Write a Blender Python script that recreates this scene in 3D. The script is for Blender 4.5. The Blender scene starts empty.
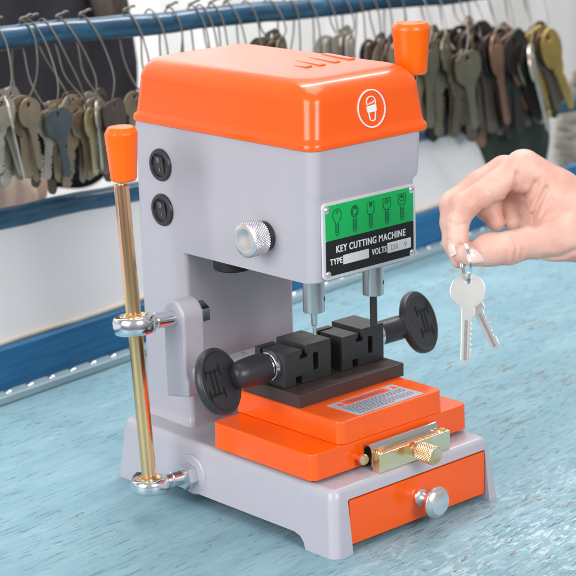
import bpy, bmesh, math, random
import numpy as np
from mathutils import Vector, Matrix
R_ = math.radians
rnd = random.Random(7)
SC = bpy.context.scene
COL = SC.collection

# ------------------------------------------------------------------ materials
def mat(name, col, rough=.5, metal=0., spec=.5, coat=0., var=0., vscale=8., bump=0., bscale=200., stretch=(1,1,1),
        col2=None, rvar=0., sss=0., aniso=0., bdist=.001, detail=4.):
    m = bpy.data.materials.new(name); m.use_nodes = True
    nt = m.node_tree; N = nt.nodes; L = nt.links; b = N['Principled BSDF']
    b.inputs['Base Color'].default_value = (*col, 1); b.inputs['Roughness'].default_value = rough
    b.inputs['Metallic'].default_value = metal; b.inputs['Specular IOR Level'].default_value = spec
    b.inputs['Coat Weight'].default_value = coat; b.inputs['Coat Roughness'].default_value = .12
    if sss: 
        b.inputs['Subsurface Weight'].default_value = sss
        b.inputs['Subsurface Radius'].default_value = (1, .35, .2); b.inputs['Subsurface Scale'].default_value = .004
    if aniso: b.inputs['Anisotropic'].default_value = aniso
    if var or rvar or bump or col2:
        tc = N.new('ShaderNodeTexCoord'); mp = N.new('ShaderNodeMapping'); mp.inputs['Scale'].default_value = stretch
        L.new(tc.outputs['Object'], mp.inputs['Vector'])
    if var or rvar or col2:
        n = N.new('ShaderNodeTexNoise'); n.inputs['Scale'].default_value = vscale; n.inputs['Detail'].default_value = detail
        L.new(mp.outputs[0], n.inputs['Vector'])
        if col2 or var:
            c2 = col2 or tuple(c*(1-var) for c in col)
            rp = N.new('ShaderNodeValToRGB'); rp.color_ramp.elements[0].position = .35 if col2 else .1; rp.color_ramp.elements[1].position = .65 if col2 else .9; rp.color_ramp.interpolation = 'EASE'
            rp.color_ramp.elements[0].color = (*c2, 1); rp.color_ramp.elements[1].color = (*col, 1)
            L.new(n.outputs['Fac'], rp.inputs[0]); L.new(rp.outputs[0], b.inputs['Base Color'])
        if rvar:
            mr = N.new('ShaderNodeMapRange'); mr.inputs['To Min'].default_value = max(0, rough-rvar); mr.inputs['To Max'].default_value = rough+rvar
            L.new(n.outputs['Fac'], mr.inputs[0]); L.new(mr.outputs[0], b.inputs['Roughness'])
    if bump:
        n2 = N.new('ShaderNodeTexNoise'); n2.inputs['Scale'].default_value = bscale; n2.inputs['Detail'].default_value = 3
        L.new(mp.outputs[0], n2.inputs['Vector'])
        bp = N.new('ShaderNodeBump'); bp.inputs['Strength'].default_value = bump; bp.inputs['Distance'].default_value = bdist
        L.new(n2.outputs['Fac'], bp.inputs['Height']); L.new(bp.outputs[0], b.inputs['Normal'])
    return m

M = {}
M['grey'] = mat('grey_enamel', (.452,.436,.490), .34, coat=.15, var=.03, vscale=40, bump=.22, bscale=380, bdist=.0006, rvar=.05)
M['orange'] = mat('orange_enamel', (.93,.103,.0004), .30, spec=.4, coat=.40, var=.03, vscale=30, bump=.10, bscale=330, bdist=.0006, rvar=.03)
M['orange_plastic'] = mat('orange_plastic', (.92,.135,.0006), .3, coat=.1, bump=.05, bscale=300, bdist=.0004)
M['black'] = mat('black_plastic', (.026,.026,.031), .38, bump=.15, bscale=500, bdist=.0005, rvar=.08, vscale=60)
M['blackdeep'] = mat('black_deep', (.004,.004,.005), .6)
M['blacksteel'] = mat('blackened_steel', (.034,.034,.036), .42, metal=.0, bump=.12, bscale=300, bdist=.0004, var=.3, vscale=60, rvar=.12)
M['brownsteel'] = mat('brown_steel', (.062,.042,.038), .4, bump=.12, bscale=300, bdist=.0004, var=.25, vscale=50, rvar=.1)
M['steel'] = mat('brushed_steel', (.62,.61,.6), .24, metal=1, rvar=.08, vscale=300, stretch=(1,1,.08), bump=.1, bscale=900, bdist=.0002)
M['chrome'] = mat('zinc_plate', (.78,.8,.84), .17, metal=1, rvar=.07, vscale=70, bump=.06, bscale=200, bdist=.0003)
M['satin'] = mat('satin_aluminium', (.84,.82,.82), .28, metal=1, rvar=.06, vscale=80)
M['gold'] = mat('yellow_zinc', (.93,.61,.31), .22, metal=1, col2=(.88,.52,.36), vscale=14, stretch=(1,1,.25), rvar=.05)
M['brass'] = mat('brass', (.88,.62,.32), .26, metal=1, col2=(.9,.72,.5), vscale=60, rvar=.08)
M['bargold'] = mat('bar_yellow_zinc', (1.0,.74,.40), .2, metal=1, col2=(.96,.80,.62), vscale=40, rvar=.06)
M['white'] = mat('white_print', (.82,.82,.82), .4)
M['plate'] = mat('plate_aluminium', (.80,.80,.83), .35, metal=.3)
M['green'] = mat('green_print', (.0,.45,.10), .5, var=.08, vscale=60)
M['dkgreen'] = mat('dark_green_print', (.0,.10,.035), .45)
M['pblack'] = mat('black_print', (.012,.012,.014), .4, var=.3, vscale=60)
M['silverlabel'] = mat('silver_label', (.52,.53,.6), .35, metal=.25, var=.1, vscale=80)
M['ink'] = mat('label_ink', (.10,.11,.16), .5)
M['redlabel'] = mat('red_label_print', (.85,.08,.01), .4)
M['stamp'] = mat('grey_stamp', (.3,.3,.33), .5)
M['yellow'] = mat('yellow_wire', (.7,.5,.02), .5)

# ------------------------------------------------------------------ mesh helpers
def finish(me, ang=35):
    bm = bmesh.new(); bm.from_mesh(me)
    bmesh.ops.recalc_face_normals(bm, faces=bm.faces)
    for f in bm.faces: f.smooth = True
    a = math.radians(ang)
    for e in bm.edges:
        e.smooth = not (len(e.link_faces) == 2 and e.calc_face_angle(0) > a)
    bm.to_mesh(me); bm.free()

class MB:
    def __init__(s): s.v = []; s.f = []
    def add(s, vs, fs):
        o = len(s.v); s.v += [tuple(v) for v in vs]; s.f += [tuple(i+o for i in f) for f in fs]; return s
    def bm(s, bm):
        bm.verts.index_update(); s.add([v.co for v in bm.verts], [[v.index for v in f.verts] for f in bm.faces]); bm.free(); return s
    def box(s, x0,x1,y0,y1,z0,z1, bev=0, seg=3):
        b = bmesh.new(); bmesh.ops.create_cube(b, size=1)
        for v in b.verts: v.co = Vector(((x0+x1)/2+v.co.x*(x1-x0), (y0+y1)/2+v.co.y*(y1-y0), (z0+z1)/2+v.co.z*(z1-z0)))
        if bev: bmesh.ops.bevel(b, geom=b.edges[:], offset=bev, segments=seg, profile=.5, affect='EDGES')
        return s.bm(b)
    def rings(s, rs, cap=True, closed=False):
        n = len(rs[0]); vs = [p for r in rs for p in r]; fs = []
        for k in range(len(rs)-1 + (1 if closed else 0)):
            a = k*n; b = ((k+1) % len(rs))*n
            for i in range(n): j = (i+1) % n; fs.append((a+i, a+j, b+j, b+i))
        if cap and not closed: fs.append(tuple(range(n))[::-1]); fs.append(tuple((len(rs)-1)*n+i for i in range(n)))
        return s.add(vs, fs)
    def lathe(s, prof, o, d, n=32, up=None, closed=False, scale=(1,1)):
        """prof: (t along axis, radius)"""
        o = Vector(o); d = Vector(d).normalized(); a, b = frame(d, up)
        rs = []
        for t, r in prof:
            rs.append([o + d*t + a*(math.cos(2*math.pi*i/n)*r*scale[0]) + b*(math.sin(2*math.pi*i/n)*r*scale[1]) for i in range(n)])
        return s.rings(rs, closed=closed)
    def tube(s, pts, r, n=8, closed=False):
        P = [Vector(p) for p in pts]; m = len(P); rs = []; up = None
        rr = r if hasattr(r, '__len__') else [r]*m
        for i in range(m):
            if closed: t = P[(i+1) % m]-P[i-1]
            else: t = P[min(i+1, m-1)]-P[max(i-1, 0)]
            t.normalize()
            if up is None: a, b = frame(t)
            else: a = (up - t*up.dot(t)).normalized(); b = t.cross(a)
            up = a
            rs.append([P[i]+a*(math.cos(2*math.pi*k/n)*rr[i])+b*(math.sin(2*math.pi*k/n)*rr[i]) for k in range(n)])
        return s.rings(rs, closed=closed)
    def prism(s, pts2, o, ux, uy, h, holes=None):
        """extrude the 2D polygon along ux x uy by h"""
        o = Vector(o); ux = Vector(ux).normalized(); uy = Vector(uy).normalized(); nz = ux.cross(uy)
        n = len(pts2); A = [o+ux*x+uy*y for x, y in pts2]; B = [p+nz*h for p in A]
        return s.rings([A, B])
    def build(s, name, m, parent=None, ang=35, wn=True):
        me = bpy.data.meshes.new(name); me.from_pydata([tuple(v) for v in s.v], [], s.f); me.validate()
        finish(me, ang); me.materials.append(m)
        return link(name, me, parent, wn)

def link(name, me, parent=None, wn=True):
    o = bpy.data.objects.new(name, me); COL.objects.link(o)
    if parent: o.parent = parent
    if wn:
        w = o.modifiers.new('wn', 'WEIGHTED_NORMAL'); w.keep_sharp = True; w.weight = 60
    return o

def frame(d, up=None):
    d = Vector(d).normalized()
    u = Vector(up) if up is not None else (Vector((0,0,1)) if abs(d.z) < .9 else Vector((0,1,0)))
    a = (u - d*u.dot(d)).normalized(); return a, d.cross(a)

def rr(x0,x1,y0,y1,r,z,k=6):
    P = []; q = r if hasattr(r,'__len__') else (r,)*4
    for r, cx, cy, a0 in ((q[0],x1-q[0],y1-q[0],0),(q[1],x0+q[1],y1-q[1],90),(q[2],x0+q[2],y0+q[2],180),(q[3],x1-q[3],y0+q[3],270)):
        for i in range(k+1):
            a = R_(a0+90*i/k); P.append((cx+r*math.cos(a), cy+r*math.sin(a), z))
    return P
def slab(b0, b1, z0, z1, r, bev, k=6):
    """rounded rectangle block, b0 bottom bounds, b1 top bounds, top edge rounded by bev"""
    rs = [rr(*b0, r, z0, k)]
    n = 5
    for i in range(n+1):
        a = math.pi/2*i/n; ins = bev*(1-math.cos(a)); z = z1-bev+bev*math.sin(a)
        rs.append(rr(b1[0]+ins, b1[1]-ins, b1[2]+ins, b1[3]-ins, max(r-ins, .0004), z, k))
    return rs

def boolean(o, cutter_mb, op='DIFFERENCE'):
    me = bpy.data.meshes.new('cut'); me.from_pydata([tuple(v) for v in cutter_mb.v], [], cutter_mb.f)
    finish(me)
    c = bpy.data.objects.new('cut', me); COL.objects.link(c)
    mods = [(m.type) for m in o.modifiers]; o.modifiers.clear()
    b = o.modifiers.new('b', 'BOOLEAN'); b.object = c; b.operation = op; b.solver = 'EXACT'
    dg = bpy.context.evaluated_depsgraph_get(); new = bpy.data.meshes.new_from_object(o.evaluated_get(dg))
    o.modifiers.clear(); old = o.data; new.name = old.name
    bpy.data.objects.remove(c)
    m0 = old.materials[0]; new.materials.clear(); new.materials.append(m0)
    for p in new.polygons: p.material_index = 0
    o.data = new; finish(new)
    if mods: w = o.modifiers.new('wn', 'WEIGHTED_NORMAL'); w.keep_sharp = True; w.weight = 60
    return o

def tag(o, label=None, cat=None, group=None, kind=None):
    if label: o['label'] = label
    if cat: o['category'] = cat
    if group: o['group'] = group
    if kind: o['kind'] = kind
    return o
def empty(name, loc=(0,0,0)):
    o = bpy.data.objects.new(name, None); o.empty_display_size = .02; COL.objects.link(o); o.location = loc; return o

def text_mesh(name, s, o, ux, uy, width, height, m, parent, off=0., th=.0002):
    cu = bpy.data.curves.new('t', 'FONT'); cu.body = s; cu.size = 1; cu.offset = off; cu.extrude = 0.0; cu.resolution_u = 4; cu.space_character = 1.16; cu.space_word = .8
    t = bpy.data.objects.new('t', cu); COL.objects.link(t)
    dg = bpy.context.evaluated_depsgraph_get(); me = bpy.data.meshes.new_from_object(t.evaluated_get(dg))
    bpy.data.objects.remove(t)
    xs = [v.co.x for v in me.vertices]; ys = [v.co.y for v in me.vertices]
    x0, x1, y0, y1 = min(xs), max(xs), min(ys), max(ys)
    o = Vector(o); ux = Vector(ux).normalized(); uy = Vector(uy).normalized(); nz = ux.cross(uy)
    for v in me.vertices:
        v.co = o + ux*((v.co.x-x0)/(x1-x0)*width) + uy*((v.co.y-y0)/(y1-y0)*height) + nz*th
    me.materials.clear(); me.materials.append(m)
    return link(name, me, parent, wn=False)

def stroke(mb, pts, w, o, ux, uy, h=.0003, closed=False):
    """flat raised line along a 2D polyline on a plane"""
    o = Vector(o); ux = Vector(ux).normalized(); uy = Vector(uy).normalized(); nz = ux.cross(uy)
    P = [Vector((p[0], p[1])) for p in pts]; n = len(P); rs = []
    for i in range(n):
        t = (P[(i+1) % n]-P[i-1]) if closed else (P[min(i+1,n-1)]-P[max(i-1,0)])
        if t.length < 1e-9: t = Vector((1,0))
        t.normalize(); q = Vector((-t.y, t.x))*(w/2)
        a, b = P[i]+q, P[i]-q
        c = [o+ux*a.x+uy*a.y, o+ux*b.x+uy*b.y]
        rs.append([c[0], c[1], c[1]+nz*h, c[0]+nz*h])
    mb.rings(rs, closed=closed)

# ================================================================== CAMERA
cam = bpy.data.cameras.new('camera'); co = bpy.data.objects.new('camera', cam); COL.objects.link(co)
co.location = (-1.10079673, -1.17053845, 0.67745109)
co.rotation_euler = (R_(74.86333), R_(1.561495), R_(-42.441359))
cam.sensor_width = 36; cam.lens = 36*1988.122/576; cam.clip_start = .05; cam.clip_end = 60
cam.dof.use_dof = True; cam.dof.focus_distance = 1.75; cam.dof.aperture_fstop = cam.lens/1000/.0098
SC.camera = co
CAMC = Vector(co.location); CR = co.rotation_euler.to_matrix()
def camray(u, v, d):       # used once, to convert measured places into world positions of real-size objects
    return CAMC + CR @ Vector(((u-288)/1988.122, -(v-288)/1988.122, -1))*d

# ================================================================== KEY CUTTING MACHINE
MC = empty('key_cutting_machine', (0,0,0))
tag(MC, 'grey and orange vertical key cutting machine with green nameplate, standing on the blue table', 'key cutting machine')
H = .0592
# ---- base
rs = []
for t in (0, .3, .6, .85):
    d = .007*(1-t); rs.append(rr(-d, .2+d, -d, .2962+d, .009, H*t))
n = 5; bev = .006
for i in range(n+1):
    a = math.pi/2*i/n; ins = bev*(1-math.cos(a)); z = H-bev+bev*math.sin(a)
    rs.append(rr(ins, .2-ins, ins, .2962-ins, .009-ins*.6, z))
base = MB().rings(rs).build('base', M['grey'], MC)
cut = MB().prism([(.030,-.01),(.030,-.001),(.033,.006),(.038,.0105),(.046,.0125),(.262,.0125),(.270,.0105),(.275,.006),(.278,-.001),(.278,-.01)],
                 (-.05,0,0),(0,1,0),(0,0,1), .30)
boolean(base, cut)
boolean(base, MB().box(.0155,.1917,-.05,.20,-.02,.0487,.0012,1))
# raised round pad for the lower pivot
pad = MB(); pad.lathe([(-.004,.0195),(.0035,.0190),(.0046,.0178),(.0048,.002)], (-.001,.187,.029), (-1,0,0), 40)
pd = pad.build('pivot_pad', M['grey'], MC)
# ---- drawer
dr = MB(); dr.box(.0168,.1904,-.0022,.19,.0062,.0474,.0008,2)
drawer = dr.build('drawer', M['orange'], MC)
dk = MB(); dk.lathe([(0,.0075),(.0012,.0082),(.003,.0078),(.005,.0055),(.009,.0042),(.014,.0045),(.0165,.008),(.018,.0125),(.0195,.0142),(.0215,.0146),(.023,.0138),(.0245,.0118),(.0252,.0112),(.0262,.0105),(.0275,.006),(.0278,.0005)],
                     (.1040,-.0022,.0272), (0,-1,0), 40)
dk.build('drawer_knob', M['satin'], drawer)
# ---- column
rs = []
for z, f in ((H-.002,.006),(H+.002,.003),(H+.006,.0012),(H+.012,.0003),(.14,0),(.2500,0)):
    rs.append(rr(.0295-f,.1650+f,.2255-f,.2978,(.009,.0105,.005,.005),z))
colmb = MB().rings(rs)
# ---- head
rs = []
hb = [(.2288,.0295,.1508,.0522),(.2296,.0295,.1520,.0508),(.2310,.0295,.1527,.0501),(.300,.0295,.1590,.0496),(.3035,.0295,.1594,.0495),(.3065,.0295,.1632,.0484),(.310,.0295,.1642,.0482),(.330,.0295,.1660,.0482),(.352,.0295,.1672,.0482)]
for z, x0, x1, y0 in hb: rs.append(rr(x0,x1,y0,.2978,.0105,z))
head = MB().rings(rs).build('body', M['grey'], MC)
boolean(head, colmb, 'UNION')
boolean(head, MB().lathe([(-.02,.0145),(.006,.0145)], (.0480,.1800,.229), (0,0,1), 40))
# motor hung in the head's underside
mo = MB(); mo.lathe([(0,.0168),(.0012,.0180),(.0104,.0180),(.0104,.0132),(.0,.0132)], (.0484,.1800,.2183), (0,0,1), 40)
motor = mo.build('motor', M['blackdeep'], MC)
wi = MB(); wi.lathe([(0,.010),(.002,.0128),(.008,.0128)], (.0484,.180,.2210),(0,0,1),24); wi.build('fan', M['black'], motor)
wi = MB(); wi.tube([(.040+.0014*i, .168+.003*math.sin(i), .2195+.0012*math.cos(i*2)) for i in range(8)], .0018, 8); wi.build('wire', M['yellow'], motor)
# ---- cover
def crs():
    L = []
    x0,x1,y0,y1 = .0272,.1765,.0463,.3000
    L.append(rr(x0+.001,x1-.001,y0+.001,y1-.001,.013,.3462,8)); L.append(rr(x0,x1,y0,y1,.0135,.3470,8)); L.append(rr(x0,x1,y0,y1,.0135,.3505,8))
    L.append(rr(x0+.0006,x1-.0006,y0+.0006,y1-.0006,.0135,.3525,8)); L.append(rr(x0+.0026,x1-.0024,y0+.0022,y1-.0026,.013,.3545,8))
    L.append(rr(x0+.0033,x1-.0030,y0+.0029,y1-.003,.013,.358,8))
    X0,X1,Y0,Y1 = .0355,.1690,.0535,.2935; Z = .4040; B = .0190
    for i in range(11):
        a = math.pi/2*i/10; ins = B*(1-math.cos(a)); z = Z-B+B*math.sin(a); t = (1-i/10)
        L.append(rr(X0+ins*.95-.0012*t, X1-ins*.42+.0012*t, Y0+ins*1.35-.001*t, Y1-ins*.35+.001*t, (max(.0125-ins*.25,.004),.0125+ins*.1,.0135+ins*.8,.0130+ins*.2), z, 8))
    L.append(rr(.070,.145,.11,.27,.02,Z+.0003,8)); L.append(rr(.085,.12,.15,.2,.004,Z+.0004,8))
    return L
cover = MB().rings(crs()).build('cover', M['orange'], MC, ang=50)
cover.modifiers.clear()
# ---- raised vents: wedge shaped louvres
for (xa, ya, xb, yb) in ((.161,.170,.1515,.1235),(.1405,.1665,.131,.1212),(.1205,.1630,.111,.1190),(.0985,.1400,.0960,.1210)):
    zt = .4043; w = .0040; v = MB()
    rsx = []
    for t, h in ((0,.0002),(.12,.0006),(.5,.0010),(.96,.0015),(1,.0008)):
        x = xa+(xb-xa)*t; y = ya+(yb-ya)*t
        rsx.append([(x-w,y,zt-.001),(x-w*.9,y,zt+h*.75),(x-w*.55,y,zt+h),(x+w*.55,y,zt+h),(x+w*.9,y,zt+h*.75),(x+w,y,zt-.001)])
    v.rings(rsx); v.build('vent', M['orange'], cover)
# ---- emblem on the cover front
em = MB(); EO = (.1030,.0508,.3742); EX = (1,0,0); EY = (0,.135,1)
def arc(cx,cy,rx,ry,a0,a1,n=24): return [(cx+rx*math.cos(R_(a0+(a1-a0)*i/n)), cy+ry*math.sin(R_(a0+(a1-a0)*i/n))) for i in range(n+1)]
stroke(em, arc(0,0,.0163,.0163,0,360,48)[:-1], .0012, EO,EX,EY,.0010,True)
stroke(em, [(-.0048,.0032),(-.0053,.0056)]+arc(0,.0060,.0053,.0046,180,0,14)+[(.0053,.0056),(.0048,.0034)], .0009, EO,EX,EY,.0010)
stroke(em, [(-.0034,.0040),(-.001,.0048),(.0015,.0048),(.0042,.0064)], .0009, EO,EX,EY,.0010)
stroke(em, [(-.0042,-.0030),(-.0031,-.0092)]+arc(0,-.0090,.0031,.0018,180,360,10)+[(.0031,-.0092),(.0042,-.0030)], .0009, EO,EX,EY,.0010)
em.prism([(-.0054,-.0028),(-.0046,-.0033),(.0046,-.0031),(.0056,-.0024),(.0058,.0026),(.0048,.0031),(-.0048,.0024),(-.0056,.0018)], Vector(EO)+Vector((0,.0002,0)),EX,EY,.0012)
em.build('emblem', M['white'], cover)
# ---- switches
for i, (y, z) in enumerate(((.2555,.3085),(.2555,.2656))):
    s = MB(); s.lathe([(-.003,.0155),(.0012,.0155),(.0026,.0148),(.0032,.0135),(.0032,.0112),(.0012,.0108),(.0008,.001)], (.0297,y,z),(-1,0,0),40)
    sw = s.build('switch', M['black'], MC)
    r = MB(); 
    pr = [(-.0085,.0008),(-.0085,.0016),(-.004,.0018),(.0,.0022),(.0085,.0038),(.0085,.0008)]
    A = [(.0297-h, y+.0058, z+t) for t, h in pr]; B = [(.0297-h, y-.0058, z+t) for t, h in pr]
    r.rings([A, B]); rk = r.build('rocker', M['black'], sw)
    mk = MB(); stroke(mk, arc(0,0,.0016,.0019,0,360,20)[:-1], .0005, (.0297-.0037,y,z+.0050),(0,-1,0),(-.19,0,1),.0006,True)
    stroke(mk, [(0,-.0012),(0,.0014)], .0005, (.0297-.0021,y,z-.0042),(0,-1,0),(-.06,0,1),.0004)
    mk.build('marking', M['stamp'], rk)
# ---- adjusting knob (knurled)
def knurl(mb, o, d, r, l, nseg=96, rows=12, amp=.0004, cap=.86):
    o = Vector(o); d = Vector(d).normalized(); a, b = frame(d); rs = []
    rs.append([o+a*(r*cap*math.cos(2*math.pi*k/nseg))+b*(r*cap*math.sin(2*math.pi*k/nseg)) for k in range(nseg)])
    NS = nseg; per = 2*math.pi*r/NS; nseg2 = NS*6; R2 = int(l/per*6)
    rs = []
    rs.append([o+a*(r*cap*math.cos(2*math.pi*k/nseg2))+b*(r*cap*math.sin(2*math.pi*k/nseg2)) for k in range(nseg2)])
    for j in range(R2+1):
        t = l*(.04+.92*j/R2); ring = []; ed = min(j, R2-j)
        for k in range(nseg2):
            u_ = k/6; v_ = t/per*.8
            g = max(math.exp(-(((u_+v_) % 1)-.5)**2/.035), math.exp(-(((u_-v_) % 1)-.5)**2/.035))
            q = r-amp*g-(amp*1.2 if ed == 0 else amp*.4 if ed == 1 else 0)
            an = 2*math.pi*k/nseg2; ring.append(o+d*t+a*(q*math.cos(an))+b*(q*math.sin(an)))
        rs.append(ring)
    nseg = nseg2
    for t, q in ((l*1.0, cap), (l*1.0, cap*.75), (l*.985, cap*.7), (l*.985,.02)):
        rs.append([o+d*t+a*(r*q*math.cos(2*math.pi*k/nseg))+b*(r*q*math.sin(2*math.pi*k/nseg)) for k in range(nseg)])
    mb.rings(rs)
k = MB(); knurl(k, (.0235,.1120,.2635), (-1,0,0), .0157, .0185, 40, 13, .0007)
ak = k.build('adjusting_knob', M['satin'], MC, ang=60, wn=False)
k = MB(); k.lathe([(0,.0135),(.0055,.0132),(.006,.006)], (.0305,.1120,.2635),(-1,0,0),32); k.build('collar', M['black'], ak)
# ---- nameplate
PX0,PX1,PZ0,PZ1 = .0386,.1538,.2313,.2997; PW = PX1-PX0; PH = PZ1-PZ0; PY = .0478
np_ = MB()
prof = [(p[0],p[1]) for p in rr(PX0,PX1,PZ0,PZ1,.0048,0,6)]
np_.rings([[(x,PY+.0016,z) for x,z in prof],[(x,PY,z) for x,z in prof],[((x-(PX0+PX1)/2)*.995+(PX0+PX1)/2,PY-.0004,(z-(PZ0+PZ1)/2)*.992+(PZ0+PZ1)/2) for x,z in prof]])
plate = np_.build('nameplate', M['plate'], MC)
def pp(fx, fz): return (PX0+fx*PW, PY-.0004, PZ1-fz*PH)
def panel(f0,f1,g0,g1,name,m,h,r=.002,corners=(1,1,1,1)):
    a = pp(f0,g1); b = pp(f1,g0); b_ = MB()
    q = rr(a[0],b[0],a[2],b[2],r,0,4)
    b_.rings([[(x,PY-.0003,z) for x,z,_ in q],[(x,PY-.0004-h,z) for x,z,_ in q]]); return b_.build(name, m, plate, wn=False)
panel(.028,.972,.035,.492,'green_panel',M['green'],.0002,.0016)
panel(.028,.972,.492,.955,'black_panel',M['pblack'],.0002,.0016)
PX = (1,0,0); PZ = (0,0,1)
def ptxt(s, fx0, fx1, gt, gb, m=M['white'], off=.016):
    p = pp(fx0, gb); w_ = (fx1-fx0)*PW-.0006; objs = []
    for i, (dx, th) in enumerate(((0,.00010),(.0002,.00014),(.0004,.00018))):
        objs.append(text_mesh('lettering', s, (p[0]+dx, PY-.0007, p[2]), PX, PZ, w_, (gb-gt)*PH, m, plate, off, th))
    bm = bmesh.new()
    for o in objs: bm.from_mesh(o.data)
    bm.to_mesh(objs[0].data); bm.free()
    for o in objs[1:]: bpy.data.objects.remove(o)
    return objs[0]
ptxt('KEY CUTTING MACHINE', .132, .882, .573, .667)
ptxt('TYPE', .066, .198, .732, .812)
ptxt('VOLTS', .508, .672, .737, .82)
panel(.205,.478,.718,.84,'value_box',M['white'],.0004,.0003)
panel(.680,.940,.708,.845,'value_box',M['white'],.0004,.0003)
p = pp(.71,.815); text_mesh('lettering','220', (p[0],PY-.0009,p[2]), PX,PZ,.085*PW,.07*PH, M['stamp'], plate, .0, .0001)
p = pp(.86,.815); text_mesh('lettering','V', (p[0],PY-.0009,p[2]), PX,PZ,.035*PW,.07*PH, M['stamp'], plate, .0, .0001)
for fx, fz in ((.047,.09),(.953,.075),(.05,.93),(.953,.925)):
    p = pp(fx,fz); s = MB(); s.lathe([(0,.0032),(.0004,.0032),(.0012,.0024),(.0016,.0008),(.00165,.0001)], (p[0],PY-.0003,p[2]),(0,-1,0),20)
    sc = s.build('screw', M['satin'], plate)
# key pictures
def keypic(fx, kind):
    mb = MB(); o = pp(fx, 0); o = (o[0], PY-.00065, o[2]); S = PH
    def st(p, w=.00078, c=False): stroke(mb, [(x*S, y*S) for x, y in p], w, o, PX, PZ, .00015, c)
    if kind == 0: hd = arc(0,-.18,.075,.085,-60,240,20); st(hd+[(-.03,-.265),(.03,-.265)][:1])
    elif kind == 1: hd = arc(0,-.18,.062,.075,0,360,20)[:-1]; st(hd,c=True); st(arc(0,-.18,.042,.052,0,360,16)[:-1],c=True)
    elif kind == 2: st([(-.062,-.11),(.062,-.11),(.062,-.24),(.03,-.27),(-.03,-.27),(-.062,-.24)],c=True); st(arc(0,-.15,.02,.02,0,360,10)[:-1],c=True)
    elif kind == 3: st([(-.07,-.11),(.07,-.11),(.066,-.22),(.03,-.26),(-.03,-.26),(-.066,-.22)],c=True); st([(-.05,-.14),(0,-.19),(.05,-.14)])
    else: st([(-.07,-.10),(.07,-.10),(.075,-.17),(.05,-.24),(-.05,-.24),(-.075,-.17)],c=True); st([(-.05,-.13),(.05,-.13),(.03,-.19),(-.03,-.19)],c=True)
    st(arc(0,-.135,.016,.016,0,360,10)[:-1],c=True)
    st([(-.026,-.265),(-.026,-.42),(0,-.45),(.026,-.42),(.026,-.265)])
    for j in range(5): st([(-.02,-.29-.026*j),(.02,-.30-.026*j)], .0007)
    mb.build('key_picture', M['dkgreen'], plate, wn=False)
for i, fx in enumerate((.15,.335,.505,.68,.845)): keypic(fx, i)
# ---- spindles and cutters
for i, (x, zb, tip) in enumerate(((.0610,.1925,.1695),(.1356,.1930,.1625))):
    s = MB(); s.lathe([(0,.0085),(.0006,.0098),(.030,.0098),(.0306,.0090),(.040,.0090)], (x,.085,zb),(0,0,1),40)
    sp = s.build('spindle', M['steel'], MC)
    c = MB()
    if i == 0: c.lathe([(-(zb-tip),.0003),(-(zb-tip)+.0012,.0016),(-(zb-tip)+.010,.0017),(-(zb-tip)+.011,.0028),(.002,.0030)], (x,.085,zb),(0,0,1),20); c.build('cutter', M['steel'], sp)
    else: c.lathe([(-(zb-tip),.0025),(-(zb-tip)+.001,.0034),(.002,.0034)], (x,.085,zb),(0,0,1),20); c.build('tracer_pin', M['blacksteel'], sp)
    g = Vector((.62,-.75,.0)).normalized(); o = Vector((x,.085,zb+.012))+g*.0094
    h = MB(); h.lathe([(0,.0022),(.0006,.0022),(.0007,.0001)], o, g, 16); h.build('set_screw', M['blackdeep'], sp)
# ---- sliding tables
low = MB().rings(slab((-.0012,.1977,.0243,.1602),(-.0008,.1972,.0248,.1602),.0628,.0866,.0075,.0016)).build('lower_slide', M['orange'], MC)
MB().box(.006,.190,.032,.155,.0585,.0633).build('slide_way', M['blackdeep'], MC)
up_ = MB().rings(slab((.0338,.1657,.0252,.168),(.0345,.165,.0257,.168),.0871,.1077,.0075,.0016)).build('upper_slide', M['orange'], MC)
# sticker
S0 = Vector((.0603,.0225,.1078)); sx = Vector((.0838,.0008,0)); sy = Vector((-.0022,.0472,0))
st = MB(); q = [S0, S0+sx, S0+sx+sy, S0+sy]; st.rings([q, [p+Vector((0,0,.0003)) for p in q]]); 
S0 = Vector((.0603,.0285,.1078)); sy = Vector((-.0015,.0405,0))
st = MB(); q = [S0, S0+sx, S0+sx+sy, S0+sy]; st.rings([q, [p+Vector((0,0,.0003)) for p in q]])
stk = st.build('warning_sticker', M['silverlabel'], up_, wn=False)
def sp_(a, b, h=.0003): return S0+sx*a+sy*b+Vector((0,0,h))
rd = MB(); q = [sp_(.17,.70,.00028), sp_(.83,.70,.00028), sp_(.83,.95,.00028), sp_(.17,.95,.00028)]; rd.rings([q, [p+Vector((0,0,.0002)) for p in q]]); rd.build('red_band', M['redlabel'], stk, wn=False)
text_mesh('lettering','WARNING', sp_(.24,.75,.0005), sx, sy, sx.length*.52, sy.length*.15, M['ink'], stk, .02, .0001)
for a in (.07,.885):
    t = MB(); q = [sp_(a,.73,.00028), sp_(a+.08,.73,.00028), sp_(a+.04,.93,.00028)]; t.rings([q, [p+Vector((0,0,.0002)) for p in q]]); t.build('triangle', M['redlabel'], stk, wn=False)
ik = MB(); r2 = random.Random(3)
for j in range(8):
    b = .60-.072*j; a = .05
    end = .93 if j not in (3, 7) else .55
    while a < end:
        w = r2.uniform(.018,.06); q = [sp_(a,b,.00028), sp_(min(a+w,.95),b,.00028), sp_(min(a+w,.95),b+.030,.00028), sp_(a,b+.030,.00028)]
        ik.rings([q, [p+Vector((0,0,.0001)) for p in q]]); a += w+.012
tag(ik.build('fine_print', M['ink'], stk, wn=False), kind='stuff')
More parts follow.
